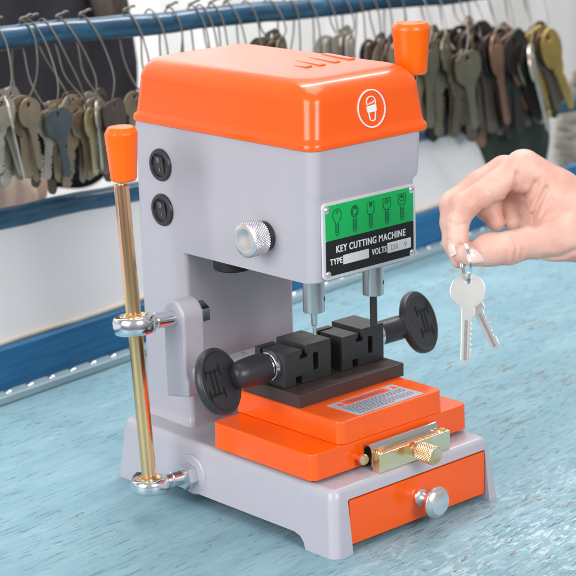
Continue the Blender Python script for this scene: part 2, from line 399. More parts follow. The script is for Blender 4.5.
# ---- stop bar, channel, thumb screw
b = MB(); b.box(.0605,.1508,.0040,.0135,.0594,.0770,.0005,2); bar = b.build('stop_bar', M['bargold'], MC)
for x in (.0665,.1440):
    s = MB(); s.lathe([(0,.0042),(.0012,.0042),(.0022,.0034),(.0023,.0018),(.0012,.0017),(.0012,.0001)], (x,.0088,.0769),(0,0,1),18); s.build('screw', M['brass'], bar)
sgm = [(math.cos(R_(a)),math.sin(R_(a))) for a in range(0,181,18)]
def chan(x, r, e): return [(x,.0195+r*c,.0705+r*s+ (0)) for c,s in sgm]
c = MB(); outer = [(.0188+.0054*c_, .0770+.0062*s_) for c_,s_ in sgm]; inner = [(.0188+.0044*c_, .0770+.0050*s_) for c_,s_ in sgm]
ring = [(.0242,.0635)]+outer+[(.0134,.0635),(.0144,.0635)]+inner[::-1]+[(.0232,.0635)]
n_ = len(ring); c.rings([[(.0600,y,z) for y,z in ring],[(.1455,y,z) for y,z in ring]])
c.build('channel', M['steel'], MC)
s = MB(); s.lathe([(0,.0030),(.006,.0030),(.0062,.0052),(.009,.0052),(.0105,.0040),(.0108,.0005)], (.0528,.0245,.0715),(0,-1,0),18); s.build('screw', M['brass'], MC)
ts = MB(); knurl(ts, (.1010,-.0060,.0722), (0,-1,0), .0088, .0200, 24, 11, .0007); tsc = ts.build('thumb_screw', M['brass'], MC, ang=60, wn=False)
s = MB(); s.lathe([(0,.0035),(.015,.0035)], (.1010,.0042,.0722),(0,-1,0),20); s.lathe([(0,.0066),(.0045,.0066),(.005,.0058)], (.1010,.0041,.0722),(0,-1,0),6); s.build('nut', M['brass'], tsc)
# ---- vise
MB().box(.0370,.1705,.0812,.158,.1073,.1201,.0006,2).build('vise_bed', M['brownsteel'], MC)
def jaw(x0, L, flip):
    z0 = .1203; zl = .1528; zh = .1556; n0 = .33*L; 
    P = [(0,0),(.24*L,0),(.24*L,.0080),(.38*L,.0080),(.38*L,0),(L,0),(L,zh-z0),(.455*L,zh-z0),(.455*L,.0275),(.50*L,.0275),(.50*L,.0238),(.33*L,.0238),(.33*L,.0275),(.38*L,.0275),(.38*L,zl-z0),(0,zl-z0)]
    j = MB(); pts = [(x, z) for x, z in P]
    j.rings([[(x0+x,.1040,z0+z) for x,z in pts],[(x0+x,.1440,z0+z) for x,z in pts]])
    o = j.build('vise_jaw', M['blacksteel'], MC)
    boolean(o, MB().box(x0+.62*L,x0+.735*L,.09,.118,.1300,.1462))
    boolean(o, MB().box(x0-.01,x0+.33*L,.1335,.1375,.1460,.17))
    bv = o.modifiers.new('bev','BEVEL'); bv.width = .0005; bv.segments = 2; bv.limit_method = 'ANGLE'; bv.angle_limit = R_(40)
    o.modifiers.move(len(o.modifiers)-1, 0)
    return o
j1 = jaw(.0405,.058,0); j2 = jaw(.1130,.054,1)
AY, AZ = .1205, .1393
def wing(x0, sgn):
    """handle: collar, cone, round flat grip"""
    X = lambda t: x0+sgn*t
    nrm = Vector((.30, -.90, .34)).normalized(); ux = Vector((sgn,0,0)); ux = (ux-nrm*ux.dot(nrm)).normalized(); uy = nrm.cross(ux).normalized()
    if uy.z < 0: uy = -uy
    c = Vector((X(.0645),AY,AZ-.0005)); g = MB()
    prof = [(-.0040,.0255),(-.0040,.0290),(-.0030,.0303),(0,.0308),(.0030,.0303),(.0042,.0290),(.0042,.0275),(.0030,.0262),(.0024,.0240),(.0024,.001)]
    g.lathe([(-.0040,.001)]+prof, c, nrm, 56, up=uy)
    ob = g.build('hand_wheel', M['black'], MC, ang=45)
    k = MB(); k.lathe([(.0095,.0128),(.0102,.0140),(.014,.0146),(.026,.0140),(.036,.0130),(.0425,.0116),(.0465,.0092),(.0485,.0060),(.0492,.0005)] if sgn < 0 else [(.0,.0108),(.0007,.0114),(.012,.0116),(.030,.0118),(.038,.0118),(.0425,.0106),(.0465,.0085),(.0485,.0055),(.0492,.0005)], (x0,AY,AZ), (sgn,0,0), 40)
    k.build('grip', M['black'], ob)
    w = MB(); w.lathe([(.0,.0125),(.0004,.0134),(.0062,.0134),(.0068,.0126),(.0070,.0112),(.0105,.0112)], (x0,AY,AZ), (sgn,0,0), 32); w.build('washer', M['chrome'], ob)
    # letter with serifs, legs along the axis
    h = MB(); o2 = c+nrm*.0023; S = 1.0; A = ux*1.0; lw = .0025
    ox = .0035
    if uy.cross(A).dot(nrm) < 0: A2, B2 = A, uy
    else: A2, B2 = A, uy
    def sk(p):
        if A2.cross(B2).dot(nrm) > 0: stroke(h, p, lw, o2, A2, B2, .00045)
        else: stroke(h, [(y,x) for x,y in p], lw, o2, B2, A2, .00045)
    for q in (-.0105,.0105):
        sk([(-.006+ox,q),(.016+ox,q)]); sk([(-.006+ox,q-.005),(-.006+ox,q+.005)]); sk([(.016+ox,q-.005),(.016+ox,q+.005)])
    sk([(.0018+ox,-.0105),(.0018+ox,.0105)]); sk([(.0085+ox,-.0105),(.0085+ox,.0105)])
    h.build('letter_mark', M['blackdeep'], ob, wn=False)
wing(.0405,-1); wing(.1670,1)
# swing arm behind the vise
a = MB(); a.box(.0,.15,.176,.196,.118,.132,.003,3); arm = a.build('swing_arm', M['grey'], MC)
boolean(arm, MB().lathe([(-.01,.0045),(.03,.0045)], (.066,.186,.12),(0,0,1),20))
# ---- lug with bolt
lg = MB(); LY, LZ = .2005, .1785
pr_ = [(LY+.0145*math.cos(R_(t)), LZ+.0165*math.sin(R_(t))) for t in range(0,181,12)]+[(LY-.0145,.128),(LY-.0175,.121),(LY-.0175,.106),(LY+.0145,.1005)]
lg.rings([[(-.008,y,z) for y,z in pr_],[(.0165,y,z) for y,z in pr_]])
lug = lg.build('lever_lug', M['grey'], MC)
bv = lug.modifiers.new('bev','BEVEL'); bv.width = .0022; bv.segments = 3; bv.limit_method = 'ANGLE'; bv.angle_limit = R_(40); lug.modifiers.move(1, 0)
b = MB(); b.box(.012,.031,.190,.222,.103,.122,.003); b.build('lug_foot', M['grey'], lug)
s = MB(); s.lathe([(0,.0105),(.0008,.0115),(.009,.0115),(.0098,.0105)], (.0162,LY-.003,LZ),(1,0,0),6); s.build('nut', M['chrome'], lug)
# ---- levers
def rod_at(z): return Vector((-.050, .1925+(z-.0297)*(.0210/.2813), z))
def eye(c, end, R0=.0182, hh=.0062, name='rod_end'):
    """spherical rod end: ring with shank to the machine"""
    e = MB(); d = Vector((.02,.10,1)).normalized()
    e.lathe([(-hh,.0108),(-hh,R0-.0030),(-hh+.0010,R0-.0012),(-hh*.4,R0),(hh*.4,R0),(hh-.0010,R0-.0012),(hh,R0-.0030),(hh,.0108)], c, d, 44, closed=True)
    o = e.build(name, M['chrome'], None, ang=50)
    s = MB(); L = (Vector(end)-Vector(c)).length; s.lathe([(.0150,.0062),(.017,.0066),(L*.50,.0066),(L*.52,.0074),(L,.0074)], c, Vector(end)-Vector(c), 28)
    s.build('shank', M['chrome'], o)
    bl = MB(); bl.lathe([(-(hh+.0022)*math.cos(math.pi*i/14), max(.0002,.0102*math.sin(math.pi*i/14))) for i in range(15)], c, d, 28); bl.build('ball', M['chrome'], o)
    rg = MB(); rg.lathe([(.0030,.0106),(hh-.001,.0106),(hh+.0005,.0116),(hh+.0007,.0124),(hh,.0130),(.003,.0130)], c, d, 36, closed=True); rg.build('race', M['brass'], o)
    return o
lv = MB(); p0 = rod_at(.022); p1 = rod_at(.309)
lv.lathe([(0,.0058),(.001,.0068),((p1-p0).length-.001,.0068),((p1-p0).length,.0060)], p0, p1-p0, 32)
lever = lv.build('lever', M['gold'], MC)
s = MB(); s.lathe([(0,.0036),(.008,.0036)], p1, p1-p0, 20); s.build('threaded_neck', M['brass'], lever)
kb = MB(); kb.lathe([(0,.0095),(.0008,.0112),(.0025,.0120),(.020,.0133),(.040,.0150),(.0435,.0150),(.0475,.0128),(.0490,.0116),(.0492,.0005)], p1+Vector((.0022,-.0015,.0030)), (0,.02,1), 12)
kk = kb.build('lever_knob', M['orange_plastic'], lever, ang=50)
bv = kk.modifiers.new('bev','BEVEL'); bv.width = .0012; bv.segments = 3; bv.limit_method = 'ANGLE'; bv.angle_limit = R_(18); kk.modifiers.move(1, 0)
c1 = rod_at(.1812); e1 = eye(c1, (-.0075, LY, LZ+.0005), .0198, .0082); e1.parent = MC
c2 = rod_at(.0300); e2 = eye(c2, (-.0060, .188, .029), .0180, .0066); e2.parent = MC
s = MB(); s.lathe([(0,.0110),(.0012,.0122),(.0100,.0122),(.0110,.0112)], (-.0050,.188,.029),(-1,0,0),6,up=(0,.3,1)); s.build('nut', M['chrome'], e2)
# right side lever
q0 = Vector((.190,.096,.300)); q1 = Vector((.1915,.0870,.3895))
r = MB(); r.lathe([(0,.0055),((q1-q0).length+.004,.0055)], q0, q1-q0, 24); lev2 = r.build('lever', M['gold'], MC)
k2 = MB(); k2.lathe([(0,.0118),(.0010,.0132),(.0035,.0142),(.020,.0156),(.0400,.0174),(.0430,.0174),(.0460,.0156),(.0470,.0144),(.0471,.0130),(.0462,.0122),(.0460,.0005)], q1, (.02,.03,1), 40)
k2.build('lever_knob', M['orange_plastic'], lev2, ang=50)
r = MB(); r.lathe([(0,.012),(.028,.012),(.030,.010)], (.160,.096,.300),(1,0,0),32); r.build('lever_hub', M['grey'], MC)
# ================================================================== TABLE AND RAILING
EA = Vector((.9909,.1344,0)); EB = Vector((-.1344,.9909,0)); EO3 = Vector((0,.5557,0))   # back edge of the table: along, outwards, origin
def tf(a, b, z): return EO3+EA*a+EB*b+Vector((0,0,z))
def hit(u, v, b):           # measured place on the upright plane b behind the table edge
    d = camray(u, v, 1)-CAMC; t = ((EO3+EB*b)-CAMC).dot(EB)/d.dot(EB); return CAMC+d*t

def table_mat():
    m = bpy.data.materials.new('weathered_blue_paint'); m.use_nodes = True; nt = m.node_tree; N = nt.nodes; L = nt.links; b = N['Principled BSDF']
    tc = N.new('ShaderNodeTexCoord')
    def mp(sc, rot=0.):
        q = N.new('ShaderNodeMapping'); q.inputs['Scale'].default_value = sc; q.inputs['Rotation'].default_value = (0,0,rot); L.new(tc.outputs['Object'], q.inputs['Vector']); return q.outputs[0]
    def noise(vec, s, det=5, dist=0., rough=.55):
        n = N.new('ShaderNodeTexNoise'); n.inputs['Scale'].default_value = s; n.inputs['Detail'].default_value = det; n.inputs['Distortion'].default_value = dist; n.inputs['Roughness'].default_value = rough
        L.new(vec, n.inputs['Vector']); return n.outputs['Fac']
    def ramp(f, a, c, ca=(0,0,0,1), cb=(1,1,1,1)):
        r = N.new('ShaderNodeValToRGB'); r.color_ramp.elements[0].position = a; r.color_ramp.elements[1].position = c
        r.color_ramp.elements[0].color = ca; r.color_ramp.elements[1].color = cb; L.new(f, r.inputs[0]); return r.outputs[0]
    def mul(a, c, op='MULTIPLY'):
        q = N.new('ShaderNodeMath'); q.operation = op
        for i, x in enumerate((a, c)):
            if hasattr(x, 'links'): L.new(x, q.inputs[i])
            else: q.inputs[i].default_value = x
        return q.outputs[0]
    def mix(f, a, c):
        q = N.new('ShaderNodeMix'); q.data_type = 'RGBA'
        if hasattr(f,'links'): L.new(f, q.inputs[0])
        else: q.inputs[0].default_value = f
        for i, x in ((6, a), (7, c)):
            if hasattr(x, 'links'): L.new(x, q.inputs[i])
            else: q.inputs[i].default_value = (*x, 1)
        return q.outputs[2]
    G = mp((1, 6, 1)); G2 = mp((1, 2.6, 1)); P = mp((1,1,1)); G3 = mp((1, 8, 1)); G4 = mp((1, 4, 1))  # grain runs along the table's length
    base = mix(ramp(noise(G, 16, 8, .3, .65), .3, .7), (.175,.325,.395), (.225,.38,.45))
    base = mix(mul(ramp(noise(G4, 7, 6, .4), .42, .66), .60), base, (.29,.45,.52))
    base = mix(mul(ramp(noise(G, 26, 9, .2, .7), .54, .62), .35), base, (.125,.26,.32))
    base = mix(mul(ramp(noise(P, 11, 6, .6, .7), .45, .75), .30), base, (.15,.325,.37))
    # wear grows towards the front right corner
    sep = N.new('ShaderNodeSeparateXYZ'); L.new(tc.outputs['Object'], sep.inputs[0])
    mr = N.new('ShaderNodeMapRange'); mr.inputs[1].default_value = -.15; mr.inputs[2].default_value = .40
    L.new(mul(sep.outputs['X'], mul(mul(sep.outputs['Y'], .35, 'ADD'), -.9), 'ADD'), mr.inputs[0])
    mr2 = N.new('ShaderNodeMapRange'); mr2.inputs[1].default_value = -.50; mr2.inputs[2].default_value = -.70; L.new(sep.outputs['Y'], mr2.inputs[0])
    worn = mr.outputs[0]; front = mul(worn, mr2.outputs[0])
    patch = ramp(noise(P, 9, 4, .5), .42, .58)
    pale = mul(mul(ramp(noise(G2, 60, 9, .6, .75), .50, .57), mul(mul(patch, .75), .25, 'ADD')), front)
    base = mix(pale, base, (.60,.70,.74))
    # short crisp grain cracks
    scr = ramp(noise(G3, 34, 7, .25, .62), .585, .625)
    scr_m = mul(scr, mul(mul(ramp(noise(P, 6, 3), .40, .60), .75), .25, 'ADD'))
    base = mix(mul(scr_m, .62), base, (.07,.12,.14))
    # flaked chips with soft brown-grey wood showing
    ch = noise(G4, 46, 9, .8, .72)
    zone = ramp(noise(P, 8, 3, .4), .50, .66)
    chs = mul(ch, mul(mul(zone, .070), mul(worn, .055), 'ADD'), 'ADD')
    chip = ramp(chs, .655, .675)
    rim = ramp(chs, .625, .655)
    wood = mix(ramp(noise(G3, 90, 6), .35, .65), (.10,.11,.105), (.26,.23,.19))
    base = mix(mul(mul(rim, worn), .45), base, (.42,.56,.62))
    base = mix(mul(chip, .80), base, wood)
    stain = ramp(noise(P, 5.5, 6, .5), .60, .76)
    base = mix(mul(stain, .40), base, (.11,.19,.21))
    L.new(base, b.inputs['Base Color'])
    r = N.new('ShaderNodeMapRange'); r.inputs['To Min'].default_value = .42; r.inputs['To Max'].default_value = .7; L.new(noise(G, 20), r.inputs[0]); L.new(r.outputs[0], b.inputs['Roughness'])
    b.inputs['Specular IOR Level'].default_value = .35
    hgt = mul(mul(noise(G3, 30, 6, .3), .6), mul(mul(chip, -.6), mul(scr_m, -.5), 'ADD'), 'ADD')
    bp = N.new('ShaderNodeBump'); bp.inputs['Strength'].default_value = .55; bp.inputs['Distance'].default_value = .0016
    L.new(hgt, bp.inputs['Height']); L.new(bp.outputs[0], b.inputs['Normal'])
    return m
M['table'] = table_mat()
M['railblue'] = mat('rail_blue_paint', (.008,.050,.105), .30, col2=(.020,.095,.17), vscale=18, stretch=(.6,4,4), bump=.4, bscale=60, bdist=.001, coat=.25)
M['boardblue'] = mat('board_blue_paint', (.006,.105,.25), .5, col2=(.014,.145,.32), vscale=14, stretch=(1,1,12), bump=.3, bscale=60, bdist=.001)
M['panelgrey'] = mat('pale_panel', (.76,.75,.76), .55, var=.05, vscale=3, bump=.1, bscale=80)
M['strip'] = mat('pale_strip_paint', (.34,.47,.52), .4, var=.15, vscale=20, stretch=(1,4,1), coat=.1)
M['cream'] = mat('cream_edge', (.72,.66,.55), .6, var=.15, vscale=30)
M['wall'] = mat('pale_wall', (.90,.90,.90), .8, col2=(.74,.74,.73), vscale=2.2, stretch=(3.2,3.2,.05), detail=1.5)
M['wire'] = mat('loop_wire', (.20,.18,.155), .42, metal=.7, var=.3, vscale=60)
T = empty('table', tf(0,0,0)); T.rotation_euler = (0,0,math.atan2(EA.y, EA.x))
tag(T, 'weathered light blue wooden table with chipped paint under the machine', 'table')
MB().box(-.9,1.7,-1.15,.062,-.035,0,.002,2).build('tabletop', M['table'], T)
bt = MB(); bt.box(-.9,1.7,.0,.0185,.0004,.0095,.0016,3); bt = bt.build('edge_strip', M['strip'], T)
for i in range(56):
    s = MB(); x = -.30+i*.0325
    s.lathe([(0,.0052),(.0008,.0050),(.0020,.0036),(.0026,.0016),(.0027,.0001)], (x,.0105,.0094), (0,0,1), 14)
    s.build('rivet', M['satin'], bt, wn=False)
bo = MB(); bo.box(-.9,1.7,.0190,.032,.0004,.0540,.001,2)
bo = bo.build('blue_upstand', M['boardblue'], T)
# rails: two painted bars running away to the right
def line_through(p, q, a0, a1):
    d = (q-p); pa = (p-EO3).dot(EA); qa = (q-EO3).dot(EA); f = lambda a: p+d*((a-pa)/(qa-pa)); return f
RB = .085
r1 = line_through(hit(0,38,RB), hit(400,-1,RB), 0, 0); r2 = line_through(hit(0,220,RB), hit(435,131,RB), 0, 0)
def rail(f, r, label):
    n = 60; P = [f(-.75+2.6*i/n) for i in range(n+1)]
    P = [p+Vector((0,0,.0012*math.sin(i*.9)+.0006*math.sin(i*2.3))) for i, p in enumerate(P)]
    o = MB().tube(P, [r*(1+.02*math.sin(i*1.3)) for i in range(n+1)], 28).build('rail', M['railblue'], None, wn=False)
    tag(o, label, 'rail', 'blue rails behind the table'); return o
rail(r1, .0132, 'upper blue painted rail from which the key bunches hang')
rail(r2, .0130, 'lower blue painted rail crossing behind the machine above the pale panel')
# pale panel between the lower rail and the upstand
pa0, pa1 = -.75, 0
ph = hit(466,170,RB); aR = (ph-EO3).dot(EA)
PN = empty('panel', tf(0,.0,0)); tag(PN, 'pale grey panel with cream edges between the lower rail and the blue board', 'panel')
inv = PN.matrix_world.inverted()
PN.location = (0,0,0)
pm = MB(); n = 24; rs = []
for i in range(n+1):
    a = pa0+(aR-pa0)*i/n; top = r2(a); zt = top.z-.004; bz = .046
    rs.append([tf(a,.035,bz), tf(a,.047,bz), tf(a,.0885,zt), tf(a,.0765,zt)])
pm.rings(rs).build('panel_board', M['panelgrey'], PN)
cm = MB(); cm.tube([tf(pa0+(aR-pa0)*i/40,.0355,.0560+.0009*math.sin(i*1.7)) for i in range(41)], .0032, 10); cm.build('trim', M['cream'], PN)
cm = MB(); cm.tube([tf(aR+.002,.041+.0033*i,.052+(r2(aR).z-.060)*i/12) for i in range(13)], .0045, 10); cm.build('trim', M['cream'], PN)
# far wall
wl = MB(); A, B = tf(-3.5,2.0,-1.4), tf(5.5,2.0,-1.4)
wl.rings([[A,B,B+EB*.1,A+EB*.1],[p+Vector((0,0,3.6)) for p in (A,B,B+EB*.1,A+EB*.1)]])
tag(wl.build('wall', M['wall'], None), 'pale off-white wall far behind the blue rails', 'wall')
# ------------------------------------------------------------------ cloths hanging behind the rails
def blob_cloth(name, cu, cv, b, hw, hh, th, m, seed, label, cat, n=56, lump=.3, pw=2.6):
    """soft hanging cloth mass, real thickness; size in metres around a place on plane b"""
    c = hit(cu, cv, b); r3 = random.Random(seed); ph_ = [r3.uniform(0,6.28) for _ in range(8)]; vs = []; fs = []
    rows = n; cols = n*2
    for i in range(rows+1):
        fi = math.pi*i/rows
        for j in range(cols):
            th_ = 2*math.pi*j/cols
            x = math.sin(fi)*math.cos(th_); y = math.sin(fi)*math.sin(th_); z = math.cos(fi)
            sg = lambda q, e: math.copysign(abs(q)**e, q)
            X = sg(x, 2/pw)*hw; Y = sg(y, .9)*th; Z = sg(z, 2/pw)*hh
            fold = 1+lump*(.5*math.sin(X/hw*7+ph_[0]+2*Z/hh)+.35*math.sin(X/hw*13+ph_[1]-1.3*Z/hh)+.3*math.sin(Z/hh*5+ph_[2]+X/hw*3))
            Z += hh*.05*math.sin(X/hw*5+ph_[3]); X += hw*.06*math.sin(Z/hh*4+ph_[4])
            p = c+EA*X+EB*Y*fold+Vector((0,0,Z)); vs.append(p)
    for i in range(rows):
        for j in range(cols):
            k = (j+1) % cols; fs.append((i*cols+j, i*cols+k, (i+1)*cols+k, (i+1)*cols+j))
    mb = MB(); mb.add(vs, fs); o = mb.build(name, m, None, ang=180, wn=False); tag(o, label, cat); return o
M['navy'] = mat('dark_navy_cloth', (.018,.018,.026), .85, col2=(.035,.033,.042), vscale=9, bump=.5, bscale=300)
M['brown'] = mat('brown_cloth', (.11,.085,.07), .85, var=.3, vscale=9)
M['peach'] = mat('peach_cloth', (.78,.54,.40), .8, col2=(.80,.62,.51), vscale=8)
M['dgreen'] = mat('dark_green_cloth', (.014,.026,.018), .85, col2=(.035,.045,.035), vscale=20, bump=.5, bscale=200)
M['fur'] = mat('grey_fur', (.50,.47,.42), .8, col2=(.26,.24,.21), vscale=24, stretch=(1,1,3))
blob_cloth('jacket', 20,30, .42, .200,.225,.035, M['navy'], 1, 'dark navy jacket hanging behind the leftmost key bunches', 'jacket', pw=5)
blob_cloth('scarf', 108,-10, .36, .026,.05,.018, M['brown'], 2, 'brown scarf end beside the navy jacket at top left', 'scarf')
blob_cloth('cloth', 8,170, .30, .062,.080,.02, M['peach'], 3, 'peach coloured cloth hanging below the leftmost keys, behind the lower rail', 'cloth')
blob_cloth('jacket', 510,158, .075, .095,.075,.020, M['dgreen'], 4, 'dark green jacket draped over the lower rail behind the right key bunches', 'jacket', pw=3)
# grey fluffy fur mass: a soft core covered by many short hairs
fc = hit(588,150,.30)
fcore = blob_cloth('fur_mass', 588,136, .30, .062,.115,.04, M['fur'], 6, 'fluffy grey fur hanging at the right edge behind the hand', 'fur', n=30, lump=.15, pw=2.3)
hb_ = MB(); r4 = random.Random(11); me_ = fcore.data
for k in range(9000):
    p = me_.polygons[r4.randrange(len(me_.polygons))]; c_ = p.center; nn = p.normal
    d = (Vector((r4.gauss(0,.45),r4.gauss(0,.45),r4.gauss(-.25,.4)))+nn).normalized(); l = r4.uniform(.008,.020); s_ = d.cross(Vector((.3,.2,1))).normalized()*.0005
    t_ = c_+d*l+Vector((0,0,-l*.25)); q_ = c_+d*l*.55
    o_ = len(hb_.v); e_ = d.cross(s_).normalized()*.0005
    hb_.v += [tuple(c_+s_), tuple(c_-s_*.5+e_), tuple(c_-s_*.5-e_), tuple(q_+s_), tuple(q_-s_*.5+e_), tuple(q_-s_*.5-e_), tuple(t_)]
    hb_.f += [(o_,o_+1,o_+4,o_+3),(o_+1,o_+2,o_+5,o_+4),(o_+2,o_,o_+3,o_+5),(o_+3,o_+4,o_+6),(o_+4,o_+5,o_+6),(o_+5,o_+3,o_+6)]
hm = bpy.data.meshes.new('hair'); hm.from_pydata(hb_.v, [], hb_.f); hm.materials.append(M['fur'])
tag(link('hair', hm, fcore, wn=False), kind='stuff')

# ================================================================== KEYS
def key_outline(kind, L=.080, wd=.033, r=None):
    r = r or rnd; h = wd/2; sh = .0052; P = []
    top = 0.0
    if kind == 'round': head = [(h*math.sin(R_(a)), -h*.93+h*.97*math.cos(R_(a))) for a in range(-158,159,12)]; yb = head[0][1]
    elif kind == 'oval': head = [(h*.82*math.sin(R_(a)), -h*1.05+h*1.1*math.cos(R_(a))) for a in range(-155,156,12)]; yb = head[0][1]
    elif kind == 'square': head = [(-h*.45,-wd*.95),(-h*.9,-wd*.82),(-h*1.0,-wd*.6),(-h*1.0,-wd*.28),(-h*.8,-wd*.07),(-h*.4,0),(h*.4,0),(h*.8,-wd*.07),(h,-wd*.28),(h,-wd*.6),(h*.9,-wd*.82),(h*.45,-wd*.95)]; yb = -wd*.95
    else: head = [(-h*.5,-wd*.98),(-h*1.05,-wd*.72),(-h*1.12,-wd*.40),(-h*.95,-wd*.12),(-h*.5,.0),(h*.5,.0),(h*.95,-wd*.12),(h*1.12,-wd*.40),(h*1.05,-wd*.72),(h*.5,-wd*.98)]; yb = -wd*.98
    head = head if head[0][0] < 0 else head[::-1]
    P += head                                    # from lower left over the top to lower right
    P += [(sh+.0012, yb-.004),(sh+.0012,yb-.0065),(sh, yb-.0068)]
    y = yb-.010; n = 7; st_ = (L+y-.006)/n
    for i in range(n):
        d = r.uniform(.0008,.0036); P += [(sh-d, y-st_*.45),(sh-d, y-st_*.6),(sh-.0004, y-st_)]; y -= st_
    P += [(sh-.002,-L+.0022),(.0005,-L),(-sh+.0015,-L+.0018),(-sh,-L+.005),(-sh, yb-.0068),(-sh-.0012,yb-.0065),(-sh-.0012,yb-.004)]
    return P
def key_mesh(name, P, m, hole=(0,-.0062,.0036), th=.0021, groove=None):
    cu = bpy.data.curves.new('k','CURVE'); cu.dimensions = '2D'; cu.fill_mode = 'BOTH'; cu.extrude = th/2-.0003; cu.bevel_depth = .0003; cu.bevel_resolution = 1
    def sp(pts):
        s = cu.splines.new('POLY'); s.points.add(len(pts)-1)
        for q, (x, y) in zip(s.points, pts): q.co = (x, y, 0, 1)
        s.use_cyclic_u = True
    sp(P)
    if hole: sp([(hole[0]+hole[2]*math.cos(R_(a)), hole[1]+hole[2]*math.sin(R_(a))) for a in range(0,360,18)])
    if groove: sp(groove)
    t = bpy.data.objects.new('k', cu); COL.objects.link(t); dg = bpy.context.evaluated_depsgraph_get()
    me = bpy.data.meshes.new_from_object(t.evaluated_get(dg)); bpy.data.objects.remove(t); me.name = name
    bm = bmesh.new(); bm.from_mesh(me); bmesh.ops.remove_doubles(bm, verts=bm.verts, dist=1e-6); bm.to_mesh(me); bm.free()
    finish(me, 13); me.materials.clear(); me.materials.append(m); return me
KM = {}
for nm, c, rg in (('bronze',(.42,.315,.215),.36),('nickel',(.60,.55,.47),.32),('bluegrey',(.135,.155,.165),.45),('brass',(.62,.50,.28),.32),('brown',(.16,.115,.09),.42),('dark',(.055,.046,.042),.45),('gold',(.62,.42,.13),.34),('copper',(.34,.17,.11),.42),('olive',(.22,.185,.125),.42)):
    KM[nm] = mat('key_'+nm, c, rg, metal=.62, var=.35, vscale=45, rvar=.1, bump=.15, bscale=150, bdist=.0005)
KK = {}
def km(kind, col):
    if (kind, col) not in KK: KK[(kind, col)] = key_mesh('key', key_outline(kind), KM[col])
    return KK[(kind, col)]
def place_key(me, P, down, facing, parent, sc=1.):
    y = -down.normalized(); z = (facing - y*facing.dot(y)).normalized(); x = y.cross(z)
    mt = Matrix((x, y, z)).transposed().to_4x4(); o = bpy.data.objects.new('key', me); COL.objects.link(o)
    o.parent = parent
    off = mt @ Vector((0,-.0062*sc,0)); mt.translation = Vector(P)-off; o.matrix_local = Matrix.Translation(mt.translation) @ mt.to_3x3().to_4x4() @ Matrix.Scale(sc,4); return o
def catmull(P, n=6):
    out = []; m = len(P)
    for i in range(m):
        a, b, c, d = P[i-1], P[i], P[(i+1) % m], P[(i+2) % m]
        for j in range(n):
            t = j/n; out.append(.5*((2*b)+(c-a)*t+(2*a-5*b+4*c-d)*t*t+(3*b-a-3*c+d)*t**3))
    return out
def bunch(u0, uk, vk, cols, label, n=10, sc=1., front='round', fyaw=0., seed=0, spread=.022, bk=.055, cat='keys', lean=0.):
    r = random.Random(seed*31+5)
    # rail place whose picture column is u0
    lo, hi = -.6, 1.7
    for _ in range(40):
        mid = (lo+hi)/2; q = CR.inverted() @ (r1(mid)-CAMC); uu = 288+1988.122*q.x/-q.z
        if uu < u0: lo = mid
        else: hi = mid
    Pr = r1((lo+hi)/2); Pk = hit(uk, vk, bk); f = -EB; U = Vector((0,0,1)); rad = .0150
    t = empty('key_bunch', Pr); tag(t, label, cat, 'key bunches hanging on the upper rail')
    sway = r.uniform(-.006,.006)
    bow = EA*(.006+sway)+f*.004
    d1 = (Pk-Pr); q1 = lambda t, o: Pr+d1*t+o
    pts = [Pr+U*(rad+.002)+EA*.0, q1(.07,f*rad*.95+bow*.3)+U*.006, q1(.30,f*rad*.95+bow*.9), q1(.62,f*.012+bow), q1(.88,f*.007+bow*.4), Pk-U*.001, q1(.86,-f*.008-EA*.003), q1(.58,-f*.015-EA*(.004+sway)), q1(.28,-f*(rad+.001)-EA*.002), q1(.05,-f*rad)+U*.004]
    w_ = MB().tube([p-Pr for p in catmull(pts)], .00105, 8, closed=True).build('wire_loop', M['wire'], t, ang=80, wn=False)
    if seed % 3 != 2:
        a_ = Pr+U*(rad+.0025); cl = MB().tube([a_-Pr+EA*x+U*(z)-f*(-.004) for x, z in ((-.009,.0005),(-.006,.0028),(0,.003),(.006,.0052),(.010,.0045))], .0017, 8); cl.build('twisted_end', M['wire'], t, ang=80, wn=False)
    kinds = ['round','oval','square','wide']
    for i in range(n):
        k = i/(max(n-1,1))
        if i == 0: kd, cc = front, cols[0]; fc_ = (f*1+EA*fyaw-.15*U); dn = -U+EA*(lean+r.uniform(.0,.22)); off = f*.008
        else:
            kd = r.choice(kinds); cc = r.choice(cols); sgn = -1 if i % 2 else 1
            off = -f*((.004 if n < 15 else .0032)*i-.003)+EA*sgn*spread*k*r.uniform(.5,1.1)+U*(.005*k)
            ya = sgn*r.uniform(.05,.35); fc_ = f*1+EA*ya; dn = -U+EA*(lean+sgn*k*.30+r.uniform(-.18,.26)); off = off+U*r.uniform(-.010,.004)
        place_key(km(kd, cc), Pk-Pr+off, dn, fc_, t, sc*1.12*r.uniform(.84,1.06))
    return t
nat = ['bronze','olive','nickel','brown','olive']
bunch(-6,2,104,['nickel','olive','nickel','brown'],'nickel key bunch cut by the left edge of the frame',12,front='wide',fyaw=1.4,seed=1)
bunch(24,23,104,['bronze','nickel','brown','bronze','nickel'],'key bunch with a round bronze key in front, under the upper rail',14,front='round',seed=3,fyaw=.1)
bunch(30,52,114,['bluegrey','nickel','brown','bronze','bronze'],'key bunch with a broad blue-grey key in front',14,front='wide',seed=4,fyaw=-.1)
bunch(43,85,113,['brass','nickel','bronze','bronze'],'key bunch with an oval brass key in front, left of the orange lever knob',13,front='oval',seed=5,fyaw=.3)
bunch(83,108,106,['brown','nickel','bronze','olive'],'key bunch with a squarish brown key in front, behind the left lever knob',12,front='square',seed=6,fyaw=.1)
bunch(60,92,106,['nickel','bronze','nickel'],'small nickel key bunch between the brass key and the brown key',8,front='round',seed=7,fyaw=.8)
